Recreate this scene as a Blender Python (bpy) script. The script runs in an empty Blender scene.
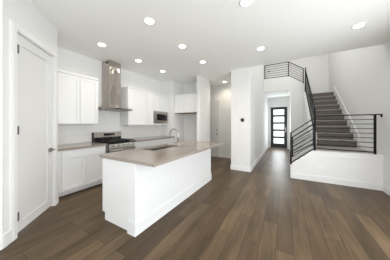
import bpy, bmesh, math, random
from mathutils import Vector, Matrix

S = bpy.context.scene
C = S.collection
random.seed(4)

# ------------------------------------------------------------------ camera
YAW = math.radians(29.5)
FPX = 158.0
cam_d = bpy.data.cameras.new('camera')
cam = bpy.data.objects.new('camera', cam_d)
C.objects.link(cam)
cam.location = (0, 0, 1.34)
cam.rotation_euler = (math.radians(90), 0, YAW)
cam_d.sensor_fit = 'HORIZONTAL'
cam_d.sensor_width = 36.0
cam_d.lens = 36.0 * FPX / 390.0
cam_d.shift_y = -5.5 / 390.0
cam_d.clip_start = 0.02
S.camera = cam

# ------------------------------------------------------------------ world, daylight, exposure
w = bpy.data.worlds.new('sky')
S.world = w
w.use_nodes = True
wn = w.node_tree.nodes
wn['Background'].inputs['Color'].default_value = (0.93, 0.97, 1.0, 1)
wn['Background'].inputs['Strength'].default_value = 3.0


def area(name, loc, rot, sx, sy, power, col=(1, 1, 1)):
    d = bpy.data.lights.new(name, 'AREA')
    d.shape = 'RECTANGLE'
    d.size, d.size_y = sx, sy
    d.energy = power
    d.color = col
    o = bpy.data.objects.new(name, d)
    o.location = loc
    o.rotation_euler = rot
    C.objects.link(o)
    return o


R90 = math.pi / 2
# daylight through the glazed wall behind the camera (faces +Y)
area('daylight_rear_window', (-0.3, -4.27, 1.2), (R90 + 0.5, 0, 0), 3.5, 2.2, 44, (0.97, 0.985, 1.0))
# fill light added outside the added right window, brightens island and cabinets (faces -X)
area('side_fill_light', (2.42, 0.3, 1.2), (0, R90 + 0.5, 0), 2.2, 5.4, 74, (0.97, 0.985, 1.0))
# unseen fill light added under the upper ceiling, brightens the stair hall
area('upper_hall_fill', (0.5, 6.4, 5.5), (0, 0, 0), 2.0, 2.6, 50, (1.0, 0.985, 0.97))
# daylight through the glazed front door
area('daylight_front_door', (-0.275, 9.98, 1.3), (-R90, 0, 0), 0.6, 2.0, 20, (0.93, 0.97, 1.0))
LAMP_W = 3.3

vs = S.view_settings
vs.view_transform = 'Standard'
vs.look = 'None'
vs.exposure = 0.18
vs.gamma = 1.0
vs.use_curve_mapping = False
S.cycles.max_bounces = 12
S.cycles.diffuse_bounces = 8
S.cycles.sample_clamp_indirect = 6.0


# ------------------------------------------------------------------ materials
def mat(name, col, rough=0.5, metal=0.0, spec=0.5, noise=0.0, nscale=20.0, bump=0.0, bscale=200.0, stretch=None):
    m = bpy.data.materials.new(name)
    m.use_nodes = True
    nt = m.node_tree
    b = nt.nodes['Principled BSDF']
    b.inputs['Base Color'].default_value = (*col, 1)
    b.inputs['Roughness'].default_value = rough
    b.inputs['Metallic'].default_value = metal
    b.inputs['Specular IOR Level'].default_value = spec
    tc = nt.nodes.new('ShaderNodeTexCoord')
    mp = nt.nodes.new('ShaderNodeMapping')
    if stretch:
        mp.inputs['Scale'].default_value = stretch
    nt.links.new(tc.outputs['Object'], mp.inputs['Vector'])
    if noise:
        n = nt.nodes.new('ShaderNodeTexNoise')
        n.inputs['Scale'].default_value = nscale
        n.inputs['Detail'].default_value = 4
        r = nt.nodes.new('ShaderNodeValToRGB')
        r.color_ramp.elements[0].position = 0.3
        r.color_ramp.elements[1].position = 0.7
        r.color_ramp.elements[0].color = (*[c * (1 - noise) for c in col], 1)
        r.color_ramp.elements[1].color = (*[min(1, c * (1 + noise)) for c in col], 1)
        nt.links.new(mp.outputs[0], n.inputs['Vector'])
        nt.links.new(n.outputs['Fac'], r.inputs[0])
        nt.links.new(r.outputs[0], b.inputs['Base Color'])
    if bump:
        n2 = nt.nodes.new('ShaderNodeTexNoise')
        n2.inputs['Scale'].default_value = bscale
        bp = nt.nodes.new('ShaderNodeBump')
        bp.inputs['Strength'].default_value = bump
        bp.inputs['Distance'].default_value = 0.002
        nt.links.new(mp.outputs[0], n2.inputs['Vector'])
        nt.links.new(n2.outputs['Fac'], bp.inputs['Height'])
        nt.links.new(bp.outputs[0], b.inputs['Normal'])
    return m


def emit(name, col, s):
    m = bpy.data.materials.new(name)
    m.use_nodes = True
    nt = m.node_tree
    nt.nodes.remove(nt.nodes['Principled BSDF'])
    e = nt.nodes.new('ShaderNodeEmission')
    e.inputs[0].default_value = (*col, 1)
    e.inputs[1].default_value = s
    nt.links.new(e.outputs[0], nt.nodes['Material Output'].inputs[0])
    return m


M_WALL = mat('wall_paint', (0.765, 0.765, 0.755), 0.85, bump=0.15, bscale=260)
M_CEIL = mat('ceiling_paint', (0.93, 0.94, 0.92), 0.9, bump=0.15, bscale=260)
M_TRIM = mat('trim_paint', (0.80, 0.80, 0.80), 0.35, bump=0.04, bscale=90)
M_CAB = mat('cabinet_paint', (0.785, 0.79, 0.79), 0.32, bump=0.03, bscale=90)
M_DOOR = mat('door_paint', (0.73, 0.73, 0.72), 0.38, bump=0.03, bscale=90)
M_BLACK = mat('black_metal', (0.008, 0.008, 0.009), 0.55, 0.0, 0.12, bump=0.05, bscale=300)
M_STEEL = mat('brushed_steel', (0.50, 0.46, 0.42), 0.16, 1.0, noise=0.05, nscale=3, bump=1.0, bscale=3.2, stretch=(2.0, 2.0, 0.45))
for n_ in M_STEEL.node_tree.nodes:
    if n_.type == 'BUMP':
        n_.inputs['Distance'].default_value = 0.06     # slightly wavy sheet metal
M_STEELD = mat('hood_steel', (0.33, 0.31, 0.29), 0.3, 1.0, noise=0.08, nscale=6, bump=0.05, bscale=60, stretch=(1, 12, 1))
M_STEELH = mat('brushed_steel_flat', (0.55, 0.52, 0.49), 0.30, 1.0, noise=0.10, nscale=6, bump=0.08, bscale=60, stretch=(1, 12, 1))
M_PANEL = mat('stainless_panel', (0.72, 0.70, 0.68), 0.34, 1.0, noise=0.05, nscale=6, bump=0.05, bscale=60, stretch=(1, 12, 1))
M_BASIN = mat('sink_steel', (0.40, 0.38, 0.36), 0.38, 1.0, noise=0.05, nscale=8, bump=0.05)
M_CHROME = mat('nickel', (0.62, 0.60, 0.57), 0.18, 1.0, bump=0.02)
M_FAUCET = mat('brushed_nickel', (0.42, 0.39, 0.36), 0.36, 1.0, bump=0.02)
M_DARKNI = mat('satin_nickel', (0.33, 0.30, 0.27), 0.3, 1.0, bump=0.02)
M_IRON = mat('cast_iron', (0.015, 0.014, 0.014), 0.55, bump=0.3, bscale=300)
M_GLASSB = mat('black_glass', (0.008, 0.008, 0.01), 0.06, bump=0.01)
M_QUARTZ = mat('quartz', (0.30, 0.258, 0.22), 0.13, noise=0.10, nscale=140, bump=0.01)
M_PLASTIC = mat('white_plastic', (0.84, 0.84, 0.83), 0.4, bump=0.02)
M_WOODEDGE = mat('raw_wood_edge', (0.27, 0.19, 0.125), 0.6, noise=0.2, nscale=10, stretch=(1, 8, 8))
M_FRAME = mat('front_door_black', (0.014, 0.014, 0.016), 0.45, bump=0.05)
M_HINGE = mat('hinge_grey', (0.10, 0.10, 0.10), 0.5, bump=0.02)
M_GREY = mat('grey_plastic', (0.30, 0.30, 0.30), 0.5, bump=0.02)
M_LENS = emit('lamp_lens', (1.0, 0.965, 0.90), 9.0)
M_DISPLAY = emit('display_glow', (0.8, 0.85, 0.9), 0.12)


def wood_floor():
    m = bpy.data.materials.new('floor_planks')
    m.use_nodes = True
    nt = m.node_tree
    N, L = nt.nodes, nt.links
    b = N['Principled BSDF']
    tc = N.new('ShaderNodeTexCoord')
    sep = N.new('ShaderNodeSeparateXYZ')
    L.new(tc.outputs['Object'], sep.inputs[0])
    comb = N.new('ShaderNodeCombineXYZ')
    L.new(sep.outputs['Y'], comb.inputs['X'])
    L.new(sep.outputs['X'], comb.inputs['Y'])
    br = N.new('ShaderNodeTexBrick')
    br.offset = 0.37
    br.offset_frequency = 2
    br.inputs['Scale'].default_value = 1.0
    br.inputs['Brick Width'].default_value = 1.35
    br.inputs['Row Height'].default_value = 0.165
    br.inputs['Mortar Size'].default_value = 0.0022
    br.inputs['Mortar Smooth'].default_value = 0.3
    br.inputs['Color1'].default_value = (0, 0, 0, 1)
    br.inputs['Color2'].default_value = (1, 1, 1, 1)
    br.inputs['Mortar'].default_value = (0.5, 0.5, 0.5, 1)
    L.new(comb.outputs[0], br.inputs['Vector'])
    # tone of each plank
    r = N.new('ShaderNodeValToRGB')
    cr = r.color_ramp
    cr.elements[0].position = 0.0
    cr.elements[0].color = (0.068, 0.0445, 0.0245, 1)
    cr.elements[1].position = 1.0
    cr.elements[1].color = (0.130, 0.087, 0.049, 1)
    e = cr.elements.new(0.5)
    e.color = (0.097, 0.064, 0.0355, 1)
    L.new(br.outputs['Color'], r.inputs[0])
    # grain
    mp = N.new('ShaderNodeMapping')
    mp.inputs['Scale'].default_value = (28, 2.2, 1)
    L.new(tc.outputs['Object'], mp.inputs['Vector'])
    n = N.new('ShaderNodeTexNoise')
    n.inputs['Scale'].default_value = 1.0
    n.inputs['Detail'].default_value = 6
    n.inputs['Roughness'].default_value = 0.65
    n.inputs['Distortion'].default_value = 0.6
    L.new(mp.outputs[0], n.inputs['Vector'])
    mp2 = N.new('ShaderNodeMapping')
    mp2.inputs['Scale'].default_value = (5, 1.1, 1)
    L.new(tc.outputs['Object'], mp2.inputs['Vector'])
    n2 = N.new('ShaderNodeTexNoise')
    n2.inputs['Scale'].default_value = 1.0
    n2.inputs['Detail'].default_value = 3
    L.new(mp2.outputs[0], n2.inputs['Vector'])
    add = N.new('ShaderNodeMath')
    add.operation = 'ADD'
    L.new(n.outputs['Fac'], add.inputs[0])
    L.new(n2.outputs['Fac'], add.inputs[1])
    mr = N.new('ShaderNodeMapRange')
    mr.inputs['From Min'].default_value = 0.6
    mr.inputs['From Max'].default_value = 1.4
    mr.inputs['To Min'].default_value = 0.48
    mr.inputs['To Max'].default_value = 1.56
    L.new(add.outputs[0], mr.inputs['Value'])
    mul = N.new('ShaderNodeMix')
    mul.data_type = 'RGBA'
    mul.blend_type = 'MULTIPLY'
    mul.inputs['Factor'].default_value = 1.0
    L.new(r.outputs[0], mul.inputs['A'])
    L.new(mr.outputs[0], mul.inputs['B'])
    seam = N.new('ShaderNodeMix')
    seam.data_type = 'RGBA'
    L.new(br.outputs['Fac'], seam.inputs['Factor'])
    L.new(mul.outputs['Result'], seam.inputs['A'])
    seam.inputs['B'].default_value = (0.016, 0.012, 0.009, 1)
    L.new(seam.outputs['Result'], b.inputs['Base Color'])
    b.inputs['Roughness'].default_value = 0.38
    b.inputs['Specular IOR Level'].default_value = 0.22
    bp = N.new('ShaderNodeBump')
    bp.inputs['Strength'].default_value = 0.25
    bp.inputs['Distance'].default_value = 0.002
    L.new(n.outputs['Fac'], bp.inputs['Height'])
    L.new(bp.outputs[0], b.inputs['Normal'])
    return m


def stair_mat(name, col):
    return mat(name, col, 0.5, noise=0.30, nscale=3, bump=0.1, bscale=60, stretch=(1.5, 14, 14))


def tile_mat():
    m = bpy.data.materials.new('subway_tile')
    m.use_nodes = True
    nt = m.node_tree
    N, L = nt.nodes, nt.links
    b = N['Principled BSDF']
    tc = N.new('ShaderNodeTexCoord')
    sep = N.new('ShaderNodeSeparateXYZ')
    L.new(tc.outputs['Object'], sep.inputs[0])
    comb = N.new('ShaderNodeCombineXYZ')
    L.new(sep.outputs['Y'], comb.inputs['X'])
    L.new(sep.outputs['Z'], comb.inputs['Y'])
    br = N.new('ShaderNodeTexBrick')
    br.inputs['Scale'].default_value = 1.0
    br.inputs['Brick Width'].default_value = 0.30
    br.inputs['Row Height'].default_value = 0.088
    br.inputs['Mortar Size'].default_value = 0.0025
    br.inputs['Mortar Smooth'].default_value = 0.4
    br.inputs['Color1'].default_value = (0.80, 0.80, 0.785, 1)
    br.inputs['Color2'].default_value = (0.84, 0.84, 0.825, 1)
    br.inputs['Mortar'].default_value = (0.73, 0.73, 0.71, 1)
    L.new(comb.outputs[0], br.inputs['Vector'])
    L.new(br.outputs['Color'], b.inputs['Base Color'])
    b.inputs['Roughness'].default_value = 0.10
    mr = N.new('ShaderNodeMath')
    mr.operation = 'SUBTRACT'
    mr.inputs[0].default_value = 1.0
    L.new(br.outputs['Fac'], mr.inputs[1])
    nz = N.new('ShaderNodeTexNoise')
    nz.inputs['Scale'].default_value = 9
    L.new(tc.outputs['Object'], nz.inputs['Vector'])
    ad = N.new('ShaderNodeMath')
    ad.operation = 'MULTIPLY_ADD'
    ad.inputs[1].default_value = 0.8
    L.new(nz.outputs['Fac'], ad.inputs[0])
    L.new(mr.outputs[0], ad.inputs[2])
    bp = N.new('ShaderNodeBump')
    bp.inputs['Strength'].default_value = 0.5
    bp.inputs['Distance'].default_value = 0.003
    L.new(ad.outputs[0], bp.inputs['Height'])
    L.new(bp.outputs[0], b.inputs['Normal'])
    return m


def frosted():
    m = bpy.data.materials.new('frosted_glass')
    m.use_nodes = True
    nt = m.node_tree
    N, L = nt.nodes, nt.links
    N.remove(N['Principled BSDF'])
    t = N.new('ShaderNodeBsdfTranslucent')
    t.inputs['Color'].default_value = (0.92, 0.95, 0.94, 1)
    g = N.new('ShaderNodeBsdfGlossy')
    g.inputs['Roughness'].default_value = 0.15
    mx = N.new('ShaderNodeMixShader')
    mx.inputs[0].default_value = 0.06
    nz = N.new('ShaderNodeTexNoise')
    nz.inputs['Scale'].default_value = 25
    bp = N.new('ShaderNodeBump')
    bp.inputs['Strength'].default_value = 0.2
    L.new(nz.outputs['Fac'], bp.inputs['Height'])
    L.new(bp.outputs[0], g.inputs['Normal'])
    L.new(t.outputs[0], mx.inputs[1])
    L.new(g.outputs[0], mx.inputs[2])
    L.new(mx.outputs[0], N['Material Output'].inputs[0])
    return m


M_FLOOR = wood_floor()
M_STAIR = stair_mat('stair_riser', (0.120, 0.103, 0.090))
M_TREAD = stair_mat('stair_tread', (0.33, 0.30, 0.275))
M_TILE = tile_mat()
M_FROST = frosted()


# ------------------------------------------------------------------ mesh helpers
class MB:
    """collects shapes; build() links them as one mesh object"""

    def __init__(self, M=None):
        self.bm = bmesh.new()
        self.M = M or Matrix.Identity(4)

    def box(self, x0, x1, y0, y1, z0, z1):
        vs_ = [self.bm.verts.new(self.M @ Vector((x, y, z))) for z in (z0, z1) for y in (y0, y1) for x in (x0, x1)]
        for f in ((0, 2, 3, 1), (4, 5, 7, 6), (0, 1, 5, 4), (2, 6, 7, 3), (0, 4, 6, 2), (1, 3, 7, 5)):
            self.bm.faces.new([vs_[i] for i in f])
        return self

    def prism(self, pts, a0, a1, axis='z'):
        def P(p, a):
            if axis == 'z':
                return Vector((p[0], p[1], a))
            if axis == 'y':
                return Vector((p[0], a, p[1]))
            return Vector((a, p[0], p[1]))
        lo = [self.bm.verts.new(self.M @ P(p, a0)) for p in pts]
        hi = [self.bm.verts.new(self.M @ P(p, a1)) for p in pts]
        n = len(pts)
        self.bm.faces.new(lo[::-1])
        self.bm.faces.new(hi)
        for i in range(n):
            j = (i + 1) % n
            self.bm.faces.new([lo[i], lo[j], hi[j], hi[i]])
        return self

    def bar(self, p, q, wd, hg, up=(0, 0, 1)):
        p, q = Vector(p), Vector(q)
        d = (q - p).normalized()
        upv = Vector(up)
        if abs(d.dot(upv)) > 0.98:
            upv = Vector((0, 1, 0))
        s = d.cross(upv).normalized()
        u = s.cross(d).normalized()
        vs_ = []
        for c in (p, q):
            for a, b in ((-1, -1), (1, -1), (1, 1), (-1, 1)):
                vs_.append(self.bm.verts.new(self.M @ (c + s * a * wd / 2 + u * b * hg / 2)))
        self.bm.faces.new(vs_[0:4][::-1])
        self.bm.faces.new(vs_[4:8])
        for i in range(4):
            j = (i + 1) % 4
            self.bm.faces.new([vs_[i], vs_[j], vs_[4 + j], vs_[4 + i]])
        return self

    def tube(self, pts, r, seg=12, cap=True):
        pts = [Vector(p) for p in pts]
        rings = []
        prev = None
        for i, p in enumerate(pts):
            d = (pts[min(i + 1, len(pts) - 1)] - pts[max(i - 1, 0)]).normalized()
            if prev is None:
                ref = Vector((0, 0, 1)) if abs(d.z) < 0.9 else Vector((0, 1, 0))
                s = d.cross(ref).normalized()
            else:
                s = (prev - d * prev.dot(d)).normalized()
            prev = s
            u = d.cross(s)
            rr = r[i] if isinstance(r, (list, tuple)) else r
            rings.append([self.bm.verts.new(self.M @ (p + s * math.cos(2 * math.pi * k / seg) * rr + u * math.sin(2 * math.pi * k / seg) * rr)) for k in range(seg)])
        for a, b in zip(rings, rings[1:]):
            for k in range(seg):
                j = (k + 1) % seg
                f = self.bm.faces.new([a[k], a[j], b[j], b[k]])
                f.smooth = True
        if cap:
            self.bm.faces.new(rings[0][::-1])
            self.bm.faces.new(rings[-1])
        return self

    def lathe(self, prof, c, seg=24):
        """prof: (radius, z) list around vertical axis through c"""
        rings = []
        for r, z in prof:
            rings.append([self.bm.verts.new(self.M @ (Vector(c) + Vector((r * math.cos(2 * math.pi * k / seg), r * math.sin(2 * math.pi * k / seg), z)))) for k in range(seg)])
        for a, b in zip(rings, rings[1:]):
            for k in range(seg):
                j = (k + 1) % seg
                f = self.bm.faces.new([a[k], a[j], b[j], b[k]])
                f.smooth = True
        self.bm.faces.new(rings[0][::-1])
        self.bm.faces.new(rings[-1])
        return self

    def build(self, name, m, parent=None, bevel=0.0, label=None):
        bmesh.ops.recalc_face_normals(self.bm, faces=self.bm.faces)
        base = Vector((0, 0, 0))
        p = parent
        while p is not None:
            base += p.location
            p = p.parent
        if parent is None:
            xs = [v.co for v in self.bm.verts]
            base = Vector(((min(c.x for c in xs) + max(c.x for c in xs)) / 2, (min(c.y for c in xs) + max(c.y for c in xs)) / 2, min(c.z for c in xs)))
        me = bpy.data.meshes.new(name)
        for v in self.bm.verts:
            v.co -= base
        self.bm.to_mesh(me)
        self.bm.free()
        o = bpy.data.objects.new(name, me)
        me.materials.append(m)
        C.objects.link(o)
        if parent is None:
            o.location = base
        else:
            o.parent = parent
        if bevel:
            b = o.modifiers.new('bevel', 'BEVEL')
            b.width = bevel
            b.segments = 2
            b.limit_method = 'ANGLE'
        if label:
            o['label'] = label
        return o


def tag(o, label, cat, group=None, kind=None):
    o['label'] = label
    o['category'] = cat
    if group:
        o['group'] = group
    if kind:
        o['kind'] = kind
    return o


def thing(name, label, cat, loc, group=None, kind=None):
    o = bpy.data.objects.new(name, None)
    o.empty_display_size = 0.1
    C.objects.link(o)
    o.location = loc
    return tag(o, label, cat, group, kind)


def struct(mb, name, m, label, cat='wall', bevel=0.0):
    return tag(mb.build(name, m, None, bevel), label, cat, kind='structure')


def frame_m(origin, u, n):
    """local x = u along the face, local y = outward normal, local z = up"""
    u, n = Vector(u).normalized(), Vector(n).normalized()
    M = Matrix.Identity(4)
    for i in range(3):
        M[i][0], M[i][1], M[i][2], M[i][3] = u[i], n[i], (0, 0, 1)[i], origin[i]
    return M


def shaker(M, u0, u1, z0, z1, t=0.02, rail=0.06, rec=0.011):
    """a shaker front lying on the local y=0 plane"""
    b = MB(M)
    b.box(u0, u0 + rail, 0, t, z0, z1)
    b.box(u1 - rail, u1, 0, t, z0, z1)
    b.box(u0 + rail, u1 - rail, 0, t, z0, z0 + rail)
    b.box(u0 + rail, u1 - rail, 0, t, z1 - rail, z1)
    b.box(u0 + rail, u1 - rail, 0, t - rec, z0 + rail, z1 - rail)
    return b


FX = lambda x: frame_m((x, 0, 0), (0, 1, 0), (1, 0, 0))     # face looking to +X, u = world Y
FY = lambda y: frame_m((0, y, 0), (1, 0, 0), (0, -1, 0))    # face looking to -Y, u = world X

CH = 2.96        # ceiling height
SF = 3.42        # upper floor
UP = 5.6         # upper ceiling
XR = 1.74        # right wall
XH = -0.84       # left wall of entrance hall
YV = 4.65        # plane of column, stair front and ceiling edge

# ------------------------------------------------------------------ structure
struct(MB().box(-5.0, 2.2, -3.7, 11.2, -0.12, 0), 'floor', M_FLOOR, 'dark brown wood plank floor', 'floor')

c = MB()
c.box(-4.3, 1.9, -3.6, YV, CH, 3.3)
c.prism([(-4.3, YV), (-1.39, YV), (-2.43, 5.46), (-4.3, 5.46)], CH, 3.3)
struct(c, 'ceiling', M_CEIL, 'flat off-white ceiling over the kitchen and living area', 'ceiling')
c = MB().prism([(-4.3, 5.46), (-2.43, 5.46), (-1.39, YV), (-1.39, 6.3), (-4.3, 6.3)], 2.945, 3.3)
struct(c, 'ceiling_hall', M_CEIL, 'slightly lower ceiling of the side hall with one light', 'ceiling')
struct(MB().box(-1.5, 1.9, 4.5, 9.4, UP, UP + 0.1), 'ceiling_upper', M_CEIL, 'high ceiling above the stair hall', 'ceiling')

struct(MB().box(-2.77, -2.65, -3.6, 0.46, 0, CH), 'wall_left', M_WALL, 'plain wall at the far left edge of the photo')
# 45 degree pantry wall, built around its door
P0 = (-2.68, 0.49, 0)
MP = frame_m(P0, (-1, 1, 0), (1, 1, 0))
UD0, UD1, UE, DH = 0.133, 0.876, 0.997, 2.445
p = MB(MP)
p.box(-0.042, UD0 - 0.012, -0.12, 0, 0, CH)
p.box(UD1 + 0.012, UE, -0.12, 0, 0, CH)
p.box(UD0 - 0.012, UD1 + 0.012, -0.12, 0, DH + 0.012, CH)
struct(p, 'wall_pantry', M_WALL, 'diagonal wall around the white pantry door')
struct(MB().box(-4.24, -3.47, 1.07, 1.19, 0, CH), 'wall_pantry_side', M_WALL, 'short wall between pantry and kitchen cabinets')
struct(MB().box(-4.24, -4.12, 1.19, 5.47, 0, CH), 'wall_kitchen', M_WALL, 'kitchen wall behind the range and hood')
struct(MB().box(-4.12, -3.55, 4.64, 5.35, 0, CH), 'wall_alcove_left', M_WALL, 'wall between microwave cabinet and refrigerator alcove')
struct(MB().box(-4.12, -2.43, 5.35, 5.46, 0, CH), 'wall_alcove_back', M_WALL, 'rear wall of the empty refrigerator alcove')
struct(MB().box(-2.55, -2.43, 4.63, 5.35, 0, CH), 'wall_alcove_right', M_WALL, 'narrow wall end right of the refrigerator alcove')
# hall wall with its door
HY = 6.15
h = MB()
HD0, HD1, HDH = -3.19, -2.36, 2.33
h.box(-4.3, HD0 - 0.012, HY, HY + 0.12, 0, 2.945)
h.box(HD1 + 0.012, -1.39, HY, HY + 0.12, 0, 2.945)
h.box(HD0 - 0.012, HD1 + 0.012, HY, HY + 0.12, HDH + 0.012, 2.945)
struct(h, 'wall_hall', M_WALL, 'rear wall of the side hall around a white door')
struct(MB().box(-4.3, -4.2, 5.47, HY, 0, 2.945), 'wall_hall_end', M_WALL, 'far left end of the side hall')
# column and entrance hall
struct(MB().box(-1.39, XH, YV, 10.1, 0, UP), 'wall_column', M_WALL, 'white wall end with black thermostat, running back to the front door')
g = MB()
g.box(XR, XR + 0.12, -3.6, -2.25, 0, CH).box(XR, XR + 0.12, 3.45, YV, 0, CH)
g.box(XR, XR + 0.12, -2.25, 3.45, 2.45, CH).box(XR, XR + 0.12, -2.25, 3.45, 0, 0.10)
struct(g, 'wall_right', M_WALL, 'wall at the far right edge of the photo')
wf = thing('added_window_2', 'wide unseen sliding window added beside the camera for side light', 'window', (XR + 0.05, 0.6, 0.10), kind='structure')  # unseen window, added so side light reaches the island and cabinets
g = MB()
for y in (-2.25, -0.37, 1.51, 3.39):
    g.box(XR + 0.02, XR + 0.07, y, y + 0.06, 0.10, 2.45)
g.box(XR + 0.02, XR + 0.07, -2.25, 3.45, 0.10, 0.16)
g.box(XR + 0.02, XR + 0.07, -2.25, 3.45, 2.39, 2.45)
g.build('window_frame', M_TRIM, wf)
struct(MB().box(XR, XR + 0.12, YV, 9.32, 0, UP), 'wall_stairwell', M_WALL, 'tall wall along the right side of the stairs')
struct(MB().box(XH, XR, 9.2, 9.32, 2.872, UP).box(0.372, XR, 9.2, 9.32, 0, 2.872), 'wall_stairwell_back', M_WALL, 'wall behind the upper stair landing')
struct(MB().box(XH, XR, YV - 0.12, YV, 3.3, UP), 'wall_upper_front', M_WALL, 'upper wall above the ceiling edge facing the stair hall')
l = MB()
l.prism([(0.25, 0), (0.84, 0), (0.84, 2.98), (0.70, 3.07), (0.157, 3.47), (XH, 3.47), (XH, 2.87), (0.25, 2.87)], 8.1, 8.22, 'y')
struct(l, 'wall_loft', M_WALL, 'wall under the loft railing with the entry opening')
struct(MB().box(XH, 0.157, 8.22, 9.2, 2.87, SF), 'floor_loft', M_WALL, 'loft floor above the entry', 'floor')
struct(MB().box(XH, 0.25, 9.32, 10.1, 2.87, 3.1), 'ceiling_entry', M_CEIL, 'white ceiling of the entry behind the opening', 'ceiling')
struct(MB().box(0.157, 0.25, 8.22, 9.2, 2.87, 2.97), 'trim_5', M_CEIL, 'strip of entry ceiling beside the upper flight', 'ceiling')
struct(MB().box(0.25, 0.37, 8.22, 10.1, 0, 2.87), 'wall_entry_right', M_WALL, 'right wall of the entry beside the black front door')
FD0, FD1, FDH = -0.69, 0.135, 2.325
f = MB()
f.box(-1.39, FD0, 10.1, 10.25, 0, 3.1)
f.box(FD1, 0.37, 10.1, 10.25, 0, 3.1)
f.box(FD0, FD1, 10.1, 10.25, FDH, 3.1)
struct(f, 'wall_front', M_WALL, 'entry wall holding the black glazed front door')
# rear wall with a wide glazed opening (behind the camera)
r = MB()
r.box(-2.77, -2.1, -3.7, -3.58, 0, CH)
r.box(1.5, 1.86, -3.7, -3.58, 0, CH)
r.box(-2.1, 1.5, -3.7, -3.58, 2.5, CH)
r.box(-2.1, 1.5, -3.7, -3.58, 0, 0.2)
struct(r, 'wall_rear', M_WALL, 'wall behind the camera with a wide window')
wf = thing('window_1', 'wide white framed window in the wall behind the camera', 'window', (-0.3, -3.64, 0.2), kind='structure')
g = MB()
for x in (-2.1, -0.93, 0.27, 1.44):
    g.box(x, x + 0.06, -3.68, -3.6, 0.2, 2.5)
g.box(-2.1, 1.5, -3.68, -3.6, 0.2, 0.26)
g.box(-2.1, 1.5, -3.68, -3.6, 2.44, 2.5)
g.build('window_frame', M_TRIM, wf)

# stair front knee wall: slopes up along the first steps, then level along the landing
KT = 0.715
k = MB()
k.prism([(0.133, 0), (XR, 0), (XR, KT - 0.02), (0.63, KT - 0.02), (0.133, 0.29)], YV, YV + 0.11, 'y')
struct(k, 'wall_stair_front', M_TRIM, 'white knee wall under the black landing railing')
t = MB()
t.prism([(0.125, 0.29), (0.63, KT - 0.02), (XR, KT - 0.02), (XR, KT + 0.005), (0.62, KT + 0.005), (0.125, 0.315)], YV - 0.032, YV + 0.125, 'y')
struct(t, 'trim_1', M_TRIM, 'white cap board on the stair knee wall', 'trim')
t = MB()
t.prism([(0.133, 0.19), (0.655, 0.60), (XR, 0.60), (XR, KT - 0.02), (0.63, KT - 0.02), (0.133, 0.29)], YV - 0.019, YV, 'y')
struct(t, 'trim_2', M_TRIM, 'apron board below the cap of the stair knee wall', 'trim')
# rear knee wall of the first steps and closed curb wall of the main flight
k = MB().prism([(0.20, 0), (0.74, 0), (0.74, 0.72), (0.20, 0.36)], 5.56, 5.66, 'y')
struct(k, 'wall_stair_rear', M_WALL, 'low white wall behind the first steps')
N0, NS = 0.793, 0.76          # nosing height at Y=5.76 and pitch


def noz(y):
    return N0 + NS * (y - 5.76)


k = MB().prism([(5.765, 0), (8.1, 0), (8.1, noz(8.1) + 0.16), (5.765, noz(5.765) + 0.16)], 0.70, 0.82, 'x')
struct(k, 'wall_stair_side', M_WALL, 'white curb wall along the left side of the main stairs')
k = MB().prism([(5.75, noz(5.75) + 0.16), (8.1, noz(8.1) + 0.16), (8.1, noz(8.1) + 0.185), (5.75, noz(5.75) + 0.185)], 0.69, 0.835, 'x')
struct(k, 'trim_3', M_TRIM, 'sloped white cap on the stair curb wall', 'trim')

# baseboards
BH, BT = 0.14, 0.016


def base_run(mb, x0, y0, x1, y1, nx, ny, h=BH):
    L = math.hypot(x1 - x0, y1 - y0)
    keep = mb.M
    mb.M = frame_m((x0, y0, 0), (x1 - x0, y1 - y0, 0), (nx, ny, 0))
    mb.box(0, L, 0, BT, 0, h - 0.02)
    mb.box(0, L, 0, BT * 0.6, h - 0.02, h)
    mb.M = keep


b = MB()
base_run(b, -2.65, -3.58, -2.65, 0.46, 1, 0)
struct(b, 'baseboard_left', M_TRIM, 'white baseboard at the far left', 'baseboard')
b = MB(MP)
for a0, a1 in ((-0.042, 0.042), (UE - 0.03, UE + 0.005)):
    b.box(a0, a1, 0, BT, 0, BH)
struct(b, 'baseboard_pantry', M_TRIM, 'white baseboard stubs beside the pantry door', 'baseboard')
b = MB()
base_run(b, -1.39 - BT, YV, XH + BT, YV, 0, -1)
base_run(b, XH, YV, XH, 10.1, 1, 0)
struct(b, 'baseboard_column', M_TRIM, 'white baseboard around the wall end with the thermostat', 'baseboard')
b = MB()
base_run(b, 0.133, YV, XR, YV, 0, -1)
struct(b, 'baseboard_stair', M_TRIM, 'white baseboard along the stair knee wall', 'baseboard')
b = MB()
base_run(b, XR, -3.58, XR, YV - BT, -1, 0)
struct(b, 'baseboard_right', M_TRIM, 'white baseboard at the far right', 'baseboard')
b = MB()
base_run(b, HD1 + 0.085, HY, -1.39, HY, 0, -1)
struct(b, 'baseboard_hall', M_TRIM, 'white baseboard at the end of the side hall', 'baseboard')
b = MB()
base_run(b, -2.55, 4.63, -2.43 + BT, 4.63, 0, -1)
base_run(b, -2.43, 4.63, -2.43, 5.46, 1, 0)
struct(b, 'baseboard_alcove', M_TRIM, 'white baseboard on the wall end beside the alcove', 'baseboard')
b = MB()
base_run(b, 0.25, 8.1, 0.70, 8.1, 0, -1)
base_run(b, 0.25, 8.1, 0.25, 10.1, -1, 0)
base_run(b, 0.70, 5.765, 0.70, 8.1, -1, 0)
struct(b, 'baseboard_entry', M_TRIM, 'white baseboard right of the entry', 'baseboard')

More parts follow.
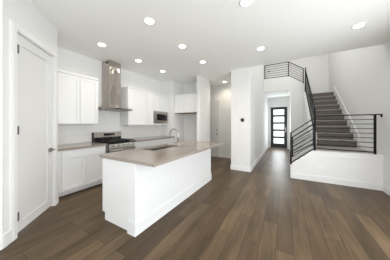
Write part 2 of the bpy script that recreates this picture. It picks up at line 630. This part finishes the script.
# pantry casing
b = MB(MP)
b.box(UD0 - 0.088, UD0 - 0.006, 0, 0.02, 0, DH + 0.088)
b.box(UD1 + 0.006, UD1 + 0.088, 0, 0.02, 0, DH + 0.088)
b.box(UD0 - 0.006, UD1 + 0.006, 0, 0.02, DH + 0.008, DH + 0.088)
b.box(UD0 - 0.07, UD0 - 0.02, 0.02, 0.025, 0, DH + 0.07)
b.box(UD1 + 0.02, UD1 + 0.07, 0.02, 0.025, 0, DH + 0.07)
b.box(UD0 - 0.02, UD1 + 0.02, 0.02, 0.025, DH + 0.02, DH + 0.07)
struct(b, 'trim_4', M_TRIM, 'white casing around the pantry door', 'trim')
# hall door casing
b = MB(FY(HY))
b.box(HD0 - 0.08, HD0 - 0.006, 0, 0.02, 0, HDH + 0.08)
b.box(HD1 + 0.006, HD1 + 0.08, 0, 0.02, 0, HDH + 0.08)
b.box(HD0 - 0.006, HD1 + 0.006, 0, 0.02, HDH + 0.006, HDH + 0.08)
struct(b, 'trim_6', M_TRIM, 'white casing around the side hall door', 'trim')
# tiled backsplash
struct(MB().box(-4.12, -4.112, 1.19, 4.64, 0.91, 1.3245).box(-4.12, -4.112, 2.10, 2.86, 1.3245, 1.70), 'trim_7', M_TILE,
       'glossy white tile backsplash above the kitchen counters', 'backsplash')

# ------------------------------------------------------------------ doors
d = thing('door_1', 'tall white pantry door with one recessed panel and a satin lever', 'door', MP @ Vector(((UD0 + UD1) / 2, -0.02, 0)), kind='structure')
MD = MP @ Matrix.Translation((0, -0.056, 0))
shaker(MD, UD0, UD1, 0.026, DH - 0.002, 0.042, 0.115, 0.014).build('door_slab', M_DOOR, d)
for z in (0.24, 1.27, 2.24):
    MB(MP).box(UD0 - 0.006, UD0 + 0.010, -0.016, 0.027, z - 0.05, z + 0.05).build('hinge', M_HINGE, d, label='dark grey hinge')
hz = 0.935
hb = MB(MP).tube([(UD1 - 0.065, -0.014, hz), (UD1 - 0.065, 0.008, hz)], 0.033, 20)
hn = hb.build('handle_rose', M_DARKNI, d)
MB(MP).tube([(UD1 - 0.065, 0.004, hz), (UD1 - 0.065, 0.045, hz)], 0.011).tube([(UD1 - 0.055, 0.045, hz), (UD1 - 0.10, 0.047, hz), (UD1 - 0.175, 0.043, hz - 0.004)], [0.011, 0.010, 0.008]).build('lever', M_DARKNI, hn)

d = thing('door_2', 'black front door with five stacked frosted glass panes', 'door', ((FD0 + FD1) / 2, 10.14, 0), kind='structure')
pz = [(0.26, 0.565), (0.665, 0.97), (1.07, 1.375), (1.475, 1.78), (1.88, 2.185)]
g = MB()
sx = 0.135
a0, a1 = FD0 + 0.012, FD1 - 0.012
g.box(a0, a0 + sx, 10.12, 10.165, 0.01, FDH - 0.012)
g.box(a1 - sx, a1, 10.12, 10.165, 0.01, FDH - 0.012)
zs = [0.01] + [v for q in pz for v in q] + [FDH - 0.012]
for z0, z1 in zip(zs[0::2], zs[1::2]):
    g.box(a0 + sx, a1 - sx, 10.12, 10.165, z0, z1)
g.build('door_slab', M_FRAME, d)
for z0, z1 in pz:
    MB().box(a0 + sx, a1 - sx, 10.138, 10.146, z0, z1).build('pane', M_FROST, d)
g = MB().box(FD0, a0, 10.10, 10.19, 0, FDH).box(a1, FD1, 10.10, 10.19, 0, FDH).box(a0, a1, 10.10, 10.19, FDH - 0.012, FDH)
g.build('door_frame', M_FRAME, d)
hn = MB().box(a1 - 0.085, a1 - 0.035, 10.11, 10.12, 0.90, 1.18).build('handle_plate', M_DARKNI, d)
MB().tube([(a1 - 0.06, 10.12, 0.98), (a1 - 0.06, 10.07, 0.98), (a1 - 0.17, 10.068, 0.98)], 0.011).build('lever', M_DARKNI, hn)

d = thing('door_3', 'white panelled door with knob and deadbolt at the end of the side hall', 'door', ((HD0 + HD1) / 2, HY + 0.02, 0), kind='structure')
shaker(FY(HY + 0.045), HD0, HD1, 0.012, HDH, 0.04, 0.11, 0.012).build('door_slab', M_DOOR, d)
MB(FY(HY)).tube([(HD1 - 0.07, -0.006, 0.95), (HD1 - 0.07, 0.01, 0.95), (HD1 - 0.07, 0.03, 0.95), (HD1 - 0.07, 0.055, 0.95), (HD1 - 0.07, 0.068, 0.95)], [0.03, 0.012, 0.012, 0.03, 0.018], 16).build('knob', M_DARKNI, d)
MB(FY(HY)).tube([(HD1 - 0.07, -0.006, 1.10), (HD1 - 0.07, 0.02, 1.10)], 0.03, 16).build('deadbolt', M_DARKNI, d)

# ------------------------------------------------------------------ kitchen run along the left wall
XB = -3.50      # base cabinet face
XC = -3.47      # counter edge
XU = -3.76      # upper cabinet face
XW = -4.112
GAP = 0.004


def base_cab(y0, y1, label, nd, left_open=False):
    t = thing('base_cabinet', label, 'cabinet', ((XB + XW) / 2, (y0 + y1) / 2, 0))
    MB().box(XW, XB - 0.02, y0, y1, 0.105, 0.87).build('body', M_CAB, t)
    MB().box(XW, XB - 0.12, y0, y1, 0, 0.105).box(XB - 0.12, XB - 0.06, y0, y1, 0.03, 0.105).build('toe_kick', M_CAB, t)
    F = FX(XB - 0.02)
    s0 = y0 + (0.10 if left_open else 0.0)
    if left_open:
        MB(F).box(y0, s0 - GAP, 0, 0.02, 0.11, 0.865).build('filler', M_CAB, t)
    wd = (y1 - s0) / nd
    MB(F).box(s0 + GAP, y1 - GAP, 0, 0.02, 0.70, 0.862).build('drawer', M_CAB, t, 0.002)
    for i in range(nd):
        shaker(F, s0 + i * wd + GAP, s0 + (i + 1) * wd - GAP, 0.115, 0.692).build('door', M_CAB, t)
    return t


base_cab(1.195, 2.110, 'white shaker base cabinet between pantry wall and range', 2, True)
base_cab(2.890, 4.635, 'white shaker base cabinet right of the range, under the microwave', 4)


def counter(y0, y1, label):
    return tag(MB().box(XW, XC, y0, y1, 0.87, 0.91).build('countertop', M_QUARTZ, None, 0.003), label, 'countertop')


counter(1.195, 2.114, 'taupe stone countertop left of the range')
counter(2.886, 4.635, 'taupe stone countertop right of the range, behind the island')


def upper_cab(y0, y1, z0, z1, nd, label, crown=True, filler=0.0):
    t = thing('upper_cabinet', label, 'cabinet', ((XU + XW) / 2, (y0 + y1) / 2, z0))
    MB().box(-4.12 if z0 > 1.41 else XW, XU - 0.02, y0, y1, z0, z1).build('body', M_CAB, t)
    F = FX(XU - 0.02)
    s0 = y0 + filler
    if filler:
        MB(F).box(y0, s0 - GAP, 0, 0.02, z0, z1).build('filler', M_CAB, t)
    wd = (y1 - s0) / nd
    for i in range(nd):
        shaker(F, s0 + i * wd + GAP, s0 + (i + 1) * wd - GAP, z0 + 0.004, z1 - 0.055).build('door', M_CAB, t)
    if crown:
        MB().box(XU - 0.02, XU + 0.012, y0, y1, z1 - 0.045, z1).build('top_rail', M_CAB, t)
    return t


upper_cab(1.20, 2.092, 1.352, 2.40, 2, 'white two-door wall cabinet between pantry wall and range hood', filler=0.13)
upper_cab(2.89, 3.60, 1.325, 2.40, 1, 'white wall cabinet just right of the range hood')
t = upper_cab(3.605, 4.635, 1.79, 2.40, 2, 'short white wall cabinet above the built-in microwave', filler=0.24)
# surround of the microwave opening hangs from the short cabinet
s = MB()
s.box(XW, XU, 3.605, 3.86, 1.325, 1.788)
s.box(XW, XU, 4.615, 4.635, 1.325, 1.788)
s.box(XW, XU, 3.86, 4.615, 1.325, 1.375)
s.build('microwave_surround', M_CAB, t)

# built-in microwave
mw = thing('microwave', 'stainless built-in microwave with dark window, under the short wall cabinet', 'microwave', (-3.93, 4.2375, 1.375))
MB().box(-4.09, -3.77, 3.872, 4.603, 1.378, 1.785).build('body', M_STEELH, mw)
fr = MB()
fr.box(-3.77, -3.742, 3.865, 4.61, 1.378, 1.43).box(-3.77, -3.742, 3.865, 4.61, 1.735, 1.785)
fr.box(-3.77, -3.742, 3.865, 3.935, 1.43, 1.735).box(-3.77, -3.742, 4.54, 4.61, 1.43, 1.735)
fr.build('trim_frame', M_STEELH, mw)
dr = MB()
dr.box(-3.77, -3.738, 3.937, 4.538, 1.432, 1.48).box(-3.77, -3.738, 3.937, 4.538, 1.69, 1.733)
dr.box(-3.77, -3.738, 3.937, 4.0, 1.48, 1.69)
dr.build('door', M_STEELH, mw)
MB().box(-3.77, -3.742, 4.0, 4.37, 1.48, 1.69).build('window', M_GLASSB, mw)
cp = MB().box(-3.77, -3.741, 4.372, 4.538, 1.48, 1.69).build('control_panel', M_GLASSB, mw)
MB().box(-3.742, -3.7395, 4.40, 4.51, 1.64, 1.67).build('display', M_DISPLAY, cp)

# range hood
hd = thing('range_hood', 'tall stainless chimney range hood between the wall cabinets', 'range hood', (-3.9, 2.48, 1.69))
ch = MB()
ch.box(XW, -3.79, 2.365, 2.695, 1.755, 2.40)
ch.box(XW, -3.794, 2.369, 2.691, 2.40, 2.955)
ch.build('chimney', M_STEEL, hd, 0.003)
cn = MB()
cn.prism([(2.115, 1.705), (2.885, 1.705), (2.885, 1.755), (2.115, 1.755)], XW, -3.575, 'x')
cn.build('canopy', M_STEELD, hd, 0.004)
MB().box(-4.0, -3.68, 2.16, 2.80, 1.698, 1.706).build('filter', M_DARKNI, hd)
sl = MB().box(-3.93, -3.83, 2.364, 2.370, 2.875, 2.915)
sl.build('vent_slot', M_GLASSB, hd)
for y in (2.30, 2.60):
    MB().lathe([(0.03, 0), (0.03, 0.006)], (-3.72, y, 1.693), 16).build('hood_lamp', M_PLASTIC, hd, label='small round white lamp under the hood')
MB().box(-3.575, -3.572, 2.40, 2.56, 1.72, 1.74).build('control_strip', M_GLASSB, hd)

# freestanding gas range
Y0, Y1 = 2.120, 2.880
rg = thing('range', 'stainless gas range with black cooktop between the counters', 'range', (-3.78, (Y0 + Y1) / 2, 0))
MB().box(-4.10, -3.49, Y0, Y1, 0.06, 0.905).build('body', M_STEELH, rg)
MB().box(-4.05, -3.52, Y0 + 0.02, Y1 - 0.02, 0, 0.06).build('toe_kick', M_IRON, rg)
MB().box(-4.09, -3.45, Y0, Y1, 0.905, 0.922).box(-3.45, -3.425, Y0, Y1, 0.888, 0.922).build('cooktop', M_GLASSB, rg)
MB().prism([(-3.49, 0.795), (-3.425, 0.795), (-3.435, 0.888), (-3.49, 0.888)], Y0, Y1, 'y').build('control_panel', M_PANEL, rg)
MB().box(-3.49, -3.452, Y0 + 0.005, Y1 - 0.005, 0.25, 0.775).build('oven_door', M_STEELH, rg)
MB().box(-3.452, -3.449, Y0 + 0.12, Y1 - 0.12, 0.36, 0.63).build('oven_window', M_GLASSB, rg)
MB().tube([(-3.40, Y0 + 0.05, 0.745), (-3.40, Y1 - 0.05, 0.745)], 0.013).tube([(-3.455, Y0 + 0.09, 0.745), (-3.40, Y0 + 0.09, 0.745)], 0.009).tube([(-3.455, Y1 - 0.09, 0.745), (-3.40, Y1 - 0.09, 0.745)], 0.009).build('oven_handle', M_CHROME, rg)
MB().box(-3.49, -3.455, Y0 + 0.005, Y1 - 0.005, 0.07, 0.24).build('drawer', M_STEELH, rg)
MB().box(-3.4545, -3.4225, Y0 - 0.001, Y0 + 0.014, 0.70, 0.90).build('side_edge', M_IRON, rg)
for i in range(5):
    y = Y0 + 0.10 + i * 0.14
    MB().tube([(-3.44, y, 0.84), (-3.395, y, 0.843)], [0.026, 0.021], 16).build('knob', M_CHROME, rg)
bg = MB()
bg.prism([(-4.105, 0.905), (-4.03, 0.905), (-4.045, 1.145), (-4.105, 1.145)], Y0, Y1, 'y')
bk = bg.build('backguard', M_STEELH, rg, 0.004)
MB().prism([(-4.035, 0.923), (-4.026, 0.923), (-4.032, 1.015), (-4.041, 1.015)], Y0 + 0.02, Y1 - 0.02, 'y').build('black_band', M_GLASSB, bk)
MB().prism([(-4.042, 1.05), (-4.034, 1.05), (-4.039, 1.11), (-4.047, 1.11)], Y0 + 0.26, Y1 - 0.20, 'y').build('display', M_GLASSB, bk)
MB().box(-4.10, -4.03, Y0 - 0.001, Y0 + 0.014, 0.905, 1.14).build('end_cap', M_IRON, bk)
for i, (ya, yb) in enumerate(((Y0 + 0.03, Y0 + 0.25), (Y0 + 0.27, Y0 + 0.49), (Y0 + 0.51, Y0 + 0.73))):
    g = MB()
    for x in (-4.0, -3.88, -3.75, -3.62, -3.49):
        g.box(x - 0.006, x + 0.006, ya, yb, 0.937, 0.952)
    for y in (ya + 0.006, (ya + yb) / 2, yb - 0.006):
        g.box(-4.006, -3.484, y - 0.006, y + 0.006, 0.937, 0.952)
    for x in (-4.0, -3.49):
        for y in (ya + 0.006, yb - 0.006):
            g.box(x - 0.006, x + 0.006, y - 0.006, y + 0.006, 0.922, 0.937)
    gr = g.build('grate', M_IRON, rg)
    for x in (-3.88, -3.62):
        if i == 1 and x == -3.62:
            continue
        MB().lathe([(0.045, 0), (0.045, 0.006), (0.03, 0.010), (0.03, 0.014)], (x + 0.03, (ya + yb) / 2 + 0.03, 0.922), 20).build('burner', M_IRON, rg)

# cabinet bridging the refrigerator alcove
fc = thing('bridge_cabinet', 'white two-door cabinet high across the empty refrigerator alcove', 'cabinet', (-3.05, 5.05, 1.76))
FYc = 4.76
MB().box(-3.55, -2.55, FYc + 0.02, 5.35, 1.765, 2.435).build('body', M_CAB, fc)
MB().box(-3.55, -2.55, FYc - 0.002, 5.34, 1.752, 1.765).build('bottom_edge', M_WOODEDGE, fc, label='brown raw wood underside edge')
MB().box(-3.55, -2.55, FYc - 0.004, FYc + 0.02, 2.41, 2.44).build('top_rail', M_CAB, fc)
for i in range(2):
    shaker(FY(FYc + 0.02), -3.55 + i * 0.5 + GAP, -3.05 + i * 0.5 - GAP, 1.77, 2.405).build('door', M_CAB, fc)

# ------------------------------------------------------------------ island
IX0, IX1, IY0, IY1 = -2.265, -1.56, 1.32, 3.54
il = thing('kitchen_island', 'white kitchen island in the middle of the room', 'kitchen island', ((IX0 + IX1) / 2, (IY0 + IY1) / 2, 0))
bd = MB()
bd.box(IX0 + 0.02, IX1, IY0, IY0 + 0.09, 0.105, 0.87)     # carcass around the sink basin
bd.box(IX0 + 0.02, IX1, IY0 + 0.09, 1.84, 0.105, 0.87)
bd.box(IX0 + 0.02, IX1, 2.75, IY1, 0.105, 0.87)
bd.box(IX0 + 0.02, -2.225, 1.84, 2.75, 0.105, 0.87)
bd.box(-1.80, IX1, 1.84, 2.75, 0.105, 0.87)
bd.box(-2.225, -1.80, 1.84, 2.75, 0.105, 0.55)
bmesh.ops.remove_doubles(bd.bm, verts=bd.bm.verts, dist=1e-4)
bd.build('body', M_CAB, il)
MB().box(IX0 + 0.06, IX1, IY0, IY1, 0, 0.105).build('toe_kick', M_CAB, il)
MB().box(-1.685, IX1, IY0 - 0.022, IY0, 0, 0.87).build('corner_post', M_CAB, il)
MB().prism([(IX0 + 0.0, 0.105), (IX0 + 0.06, 0.105), (IX0 + 0.06, 0.0), (-1.685, 0.0), (-1.685, 0.87), (IX0, 0.87)], IY0 - 0.004, IY0, 'y').build('end_panel', M_CAB, il)
bb = MB()
base_run(bb, -1.685, IY0 - 0.022, IX1 + BT, IY0 - 0.022, 0, -1, 0.17)
base_run(bb, IX1, IY0 - 0.022, IX1, IY1, 1, 0, 0.17)
bb.build('baseboard', M_CAB, il)
bt = MB()
bt.box(IX1, IX1 + 0.008, IY0 - 0.022, IY1, 0.80, 0.868)
bt.build('upper_rail', M_CAB, il)
for i in range(4):
    wd = (IY1 - IY0 - 0.02) / 4
    Fm = frame_m((IX0 + 0.02, 0, 0), (0, 1, 0), (-1, 0, 0))
    shaker(Fm, IY0 + 0.01 + i * wd + GAP, IY0 + 0.01 + (i + 1) * wd - GAP, 0.115, 0.86).build('door', M_CAB, il)

# island worktop with a cut-out for the sink
TX0, TX1, TY0, TY1 = -2.29, -1.245, 1.285, 3.55
SX0, SX1, SY0, SY1 = -2.20, -1.86, 1.92, 2.66
ct = MB()
ct.box(TX0, SX0, TY0, TY1, 0.872, 0.91)
ct.box(SX1, TX1, TY0, TY1, 0.872, 0.91)
ct.box(SX0, SX1, TY0, SY0, 0.872, 0.91)
ct.box(SX0, SX1, SY1, TY1, 0.872, 0.91)
bmesh.ops.remove_doubles(ct.bm, verts=ct.bm.verts, dist=1e-4)
seen = {}
dbl = []
for fc_ in ct.bm.faces:
    key = tuple(sorted(tuple(round(v, 3) for v in vv.co) for vv in fc_.verts))
    seen.setdefault(key, []).append(fc_)
for v in seen.values():
    if len(v) > 1:
        dbl += v
bmesh.ops.delete(ct.bm, geom=dbl, context='FACES')
tag(ct.build('island_countertop', M_QUARTZ, None), 'long taupe stone countertop on the kitchen island', 'countertop')

# undermount sink
sk = thing('sink', 'stainless undermount sink set into the island countertop', 'sink', ((SX0 + SX1) / 2, (SY0 + SY1) / 2, 0.65))
s = MB()
zb, zt, th = 0.66, 0.871, 0.012
s.box(SX0 - th, SX1 + th, SY0 - th, SY1 + th, zb - th, zb)
s.box(SX0 - th, SX0, SY0 - th, SY1 + th, zb, zt)
s.box(SX1, SX1 + th, SY0 - th, SY1 + th, zb, zt)
s.box(SX0, SX1, SY0 - th, SY0, zb, zt)
s.box(SX0, SX1, SY1, SY1 + th, zb, zt)
s.build('basin', M_BASIN, sk)
MB().lathe([(0.045, 0), (0.045, 0.004), (0.03, 0.005)], ((SX0 + SX1) / 2, (SY0 + SY1) / 2, zb), 20).build('drain', M_DARKNI, sk)

# gooseneck faucet
FXp, FYp = -1.81, 2.53
fa = thing('faucet', 'tall nickel gooseneck faucet beside the island sink', 'faucet', (FXp, FYp, 0.91))
MB().lathe([(0.028, 0), (0.028, 0.012), (0.020, 0.02), (0.020, 0.10)], (FXp, FYp, 0.91), 20).build('base', M_FAUCET, fa)
pts = [(FXp, FYp, 1.00), (FXp, FYp, 1.10), (FXp, FYp, 1.15)]
R = 0.10
for i in range(1, 13):
    a = math.pi * i / 12
    pts.append((FXp - R + R * math.cos(a), FYp, 1.15 + R * math.sin(a)))
MB().tube(pts, 0.0135, 12).build('spout', M_FAUCET, fa)
MB().tube([(FXp - 2 * R, FYp, 1.155), (FXp - 2 * R, FYp, 1.13), (FXp - 2 * R, FYp, 1.07)], [0.0135, 0.017, 0.015], 14).build('spray_head', M_FAUCET, fa)
MB().tube([(FXp, FYp + 0.015, 0.98), (FXp, FYp + 0.045, 0.985), (FXp + 0.01, FYp + 0.10, 1.01)], [0.010, 0.008, 0.006], 10).build('lever', M_FAUCET, fa)
sd = thing('air_switch', 'small round nickel button on the counter right of the faucet', 'button', (-1.77, 2.61, 0.91))
MB().lathe([(0.022, 0), (0.022, 0.008), (0.018, 0.012)], (-1.77, 2.61, 0.91), 18).build('flange', M_CHROME, sd)
MB().lathe([(0.012, 0), (0.012, 0.012)], (-1.77, 2.61, 0.922), 16).build('button', M_DARKNI, sd)


# ------------------------------------------------------------------ wall plates and thermostat
def plate(name, M, u, z, label, cat, kind):
    o = thing(name, label, cat, M @ Vector((u, 0, z - 0.058)))
    MB(M).box(u - 0.036, u + 0.036, 0, 0.006, z - 0.058, z + 0.058).build('cover_plate', M_PLASTIC, o, 0.002)
    if kind == 'outlet':
        for dz in (-0.022, 0.022):
            s = MB(M).box(u - 0.016, u + 0.016, 0.006, 0.0075, z + dz - 0.014, z + dz + 0.014).build('socket', M_PLASTIC, o)
            MB(M).box(u - 0.008, u - 0.005, 0.0075, 0.0082, z + dz - 0.006, z + dz + 0.006).box(u + 0.005, u + 0.008, 0.0075, 0.0082, z + dz - 0.006, z + dz + 0.006).build('slot', M_GREY, s)
    else:
        MB(M).box(u - 0.016, u + 0.016, 0.006, 0.010, z - 0.032, z + 0.032).build('rocker', M_PLASTIC, o)
    return o


plate('outlet', FX(IX1), 2.03, 0.39, 'white outlet on the long side of the island', 'outlet', 'outlet')
plate('outlet', FY(YV), 0.74, 0.34, 'white outlet low on the stair knee wall', 'outlet', 'outlet')
plate('light_switch', FX(XH), 4.78, 1.30, 'white light switch on the hall wall round the corner from the black thermostat', 'light switch', 'switch')

th = thing('thermostat', 'square black thermostat on the white wall end', 'thermostat', (-1.055, YV, 1.41))
MB(FY(YV)).box(-1.10, -1.01, 0, 0.018, 1.425, 1.515).build('case', M_BLACK, th, 0.006)
MB(FY(YV)).box(-1.082, -1.028, 0.018, 0.0195, 1.443, 1.497).build('screen', M_GLASSB, th)
tl = thing('alarm_panel', 'small grey panel on the loft wall behind the railing', 'panel', (-0.71, 9.2, 4.1))
MB(FY(9.2)).box(-0.76, -0.66, 0, 0.02, 4.10, 4.18).build('case', M_GREY, tl, 0.004)

# ------------------------------------------------------------------ staircase
st = thing('staircase', 'dark wood staircase turning at a landing and climbing to the loft', 'staircase', (1.2, 5.2, 0))
RW = 0.176
LZ = 0.705
for i, x in enumerate((0.16, 0.35, 0.54)):
    z = RW * (i + 1)
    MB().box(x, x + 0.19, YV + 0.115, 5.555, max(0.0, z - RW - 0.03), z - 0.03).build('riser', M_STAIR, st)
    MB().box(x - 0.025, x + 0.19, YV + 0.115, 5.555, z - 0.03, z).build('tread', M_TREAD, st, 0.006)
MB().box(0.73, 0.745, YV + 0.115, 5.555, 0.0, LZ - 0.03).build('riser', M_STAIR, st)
MB().box(0.745, XR - 0.002, YV + 0.115, 5.925, 0, LZ - 0.03).build('landing_base', M_STAIR, st)
MB().box(0.705, XR - 0.002, YV + 0.126, 5.555, LZ - 0.03, LZ).box(0.745, XR - 0.002, 5.555, 5.925, LZ - 0.03, LZ).build('landing', M_TREAD, st)
TR, RS = 0.256, 0.1945
for i in range(10):
    y = 5.925 + i * TR
    z = LZ + RS * (i + 1)
    y1 = y + TR if i < 9 else 9.195
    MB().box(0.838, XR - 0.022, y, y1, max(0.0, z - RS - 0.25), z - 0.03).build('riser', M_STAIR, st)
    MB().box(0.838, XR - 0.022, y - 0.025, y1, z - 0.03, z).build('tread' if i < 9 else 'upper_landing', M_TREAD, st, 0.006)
zt = LZ + RS * 10
for i in range(3):
    x = 0.80 - i * 0.215
    z = zt + 0.19 * (i + 1)
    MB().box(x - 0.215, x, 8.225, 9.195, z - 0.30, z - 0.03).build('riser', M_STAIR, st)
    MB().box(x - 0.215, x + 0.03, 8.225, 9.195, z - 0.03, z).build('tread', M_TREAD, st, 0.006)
sk_ = MB()
sk_.prism([(5.80, LZ + 0.003), (5.80, noz(5.80) + 0.22), (8.25, noz(8.25) + 0.20), (8.25, noz(8.25) - 0.35), (6.1, LZ + 0.003)], XR - 0.02, XR - 0.001, 'x')
sk_.box(XR - 0.016, XR - 0.001, YV + 0.13, 5.80, LZ + 0.002, LZ + 0.13)
sk_.build('skirt_board', M_TRIM, st, label='white skirt board along the right stair wall')

# ------------------------------------------------------------------ railings
PW = 0.038


def post(p, x, y, z0, z1, w_=PW):
    return MB().box(x - w_ / 2, x + w_ / 2, y - w_ / 2, y + w_ / 2, z0, z1).build('post', M_BLACK, p)


def rails(p, a_top, b_top, a_bot, b_bot, n, top=(0.045, 0.022), bot=0.022, bar=0.0125):
    a_top, b_top, a_bot, b_bot = map(Vector, (a_top, b_top, a_bot, b_bot))
    MB().bar(a_top, b_top, *top).build('top_rail', M_BLACK, p)
    MB().bar(a_bot, b_bot, bot, bot).build('bottom_rail', M_BLACK, p)
    for i in range(1, n + 1):
        k_ = i / (n + 1)
        MB().bar(a_bot.lerp(a_top, k_), b_bot.lerp(b_top, k_), bar, bar).build('bar', M_BLACK, p)


RY = YV + 0.04
g = thing('landing_railing', 'black bar railing along the stair landing, sloping down over the first steps', 'railing', (1.0, RY, KT))
post(g, 0.145, RY, 0.315, 1.135)
post(g, 0.63, RY, KT, 1.545)
post(g, 1.635, RY, KT, 1.545, 0.034)
rails(g, (0.145, RY, 1.125), (0.63, RY, 1.50), (0.145, RY, 0.375), (0.63, RY, 0.775), 5)
rails(g, (0.63, RY, 1.545), (1.66, RY, 1.545), (0.63, RY, 0.775), (1.635, RY, 0.765), 7)
MB().bar((1.65, RY, 1.545), (1.735, RY, 1.545), 0.045, 0.022).box(1.715, 1.738, RY - 0.012, RY + 0.012, 1.49, 1.55).build('wall_bracket', M_BLACK, g)

g = thing('step_railing', 'short black sloping railing behind the first steps', 'railing', (0.5, 5.61, 0.5))
post(g, 0.215, 5.61, 0.37, 0.965, 0.03)
post(g, 0.725, 5.61, 0.71, 1.36, 0.03)
rails(g, (0.215, 5.61, 0.955), (0.725, 5.61, 1.345), (0.215, 5.61, 0.46), (0.725, 5.61, 0.80), 4, (0.035, 0.02), 0.02)

g = thing('stair_railing', 'black bar railing climbing the left side of the main stairs', 'railing', (0.76, 6.9, 1.8))
XG = 0.765
post(g, XG, 5.70, LZ, 1.80)
post(g, XG, 8.04, noz(8.04) + 0.18, 3.73)
rails(g, (XG, 5.70, noz(5.70) + 1.02), (XG, 8.04, noz(8.04) + 1.08), (XG, 5.70, noz(5.70) + 0.30), (XG, 8.04, noz(8.04) + 0.30), 6, (0.045, 0.03), 0.025)

g = thing('loft_railing', 'black bar railing at the loft edge, high above the entry', 'railing', (0, 8.16, SF))
LY = 8.15
post(g, XH + 0.03, LY, 3.47, 4.13, 0.03)
post(g, 0.157, LY, 3.45, 4.13, 0.034)
rails(g, (XH + 0.03, LY, 4.12), (0.157, LY, 4.12), (XH + 0.03, LY, 3.51), (0.157, LY, 3.51), 5, (0.035, 0.025))
rails(g, (0.157, LY, 4.12), (0.70, LY, 3.73), (0.157, LY, 3.53), (0.70, LY, 3.15), 5, (0.035, 0.025))
post(g, 0.70, LY, 3.07, 3.74, 0.034)

# ------------------------------------------------------------------ recessed ceiling lights
GRP = 'recessed ceiling lights'
proto = thing('recessed_light', 'recessed ceiling light nearest the pantry door, left of the range hood', 'ceiling light', (-3.22, 1.86, CH), GRP)
MB().lathe([(0.062, -0.001), (0.062, -0.006), (0.088, -0.004), (0.088, 0.0)], (-3.22, 1.86, CH), 28).build('trim_ring', M_PLASTIC, proto)
MB().lathe([(0.066, -0.0055), (0.064, -0.0085)], (-3.22, 1.86, CH), 28).build('lens', M_LENS, proto)
ld = bpy.data.lights.new('downlight', 'AREA')
ld.shape = 'DISK'
ld.size = 0.13
ld.spread = math.radians(145)
ld.energy = LAMP_W
ld.color = (1.0, 0.90, 0.77)
lo = bpy.data.objects.new('downlight', ld)
C.objects.link(lo)
lo.parent = proto
lo.location = (0, 0, -0.014)
spots = [
    (-1.84, 1.80, CH, 'recessed ceiling light directly above the near end of the island'),
    (-1.84, 2.72, CH, 'recessed ceiling light above the middle of the island, near the faucet'),
    (-1.84, 3.66, CH, 'recessed ceiling light above the far end of the island'),
    (-3.22, 2.78, CH, 'recessed ceiling light just right of the range hood'),
    (-3.22, 3.70, CH, 'recessed ceiling light in front of the microwave'),
    (-0.44, 2.15, CH, 'recessed ceiling light cut by the top edge of the photo'),
    (-0.44, 3.62, CH, 'recessed ceiling light in front of the loft railing and thermostat wall'),
    (1.06, 3.57, CH, 'recessed ceiling light nearest the right wall, in front of the stairs'),
    (-1.95, 5.72, 2.945, 'small recessed light in the lower ceiling of the side hall'),
]
for x, y, z, lab in spots:
    o = proto.copy()
    C.objects.link(o)
    o.location = (x, y, z)
    o['label'] = lab
    for chd in list(proto.children):
        k_ = chd.copy()
        if k_.type == 'LIGHT' and z < CH:          # the side hall has a stronger, warmer lamp
            k_.data = ld.copy()
            k_.data.energy = LAMP_W * 1.5
            k_.data.color = (1.0, 0.88, 0.72)
        C.objects.link(k_)
        k_.parent = o
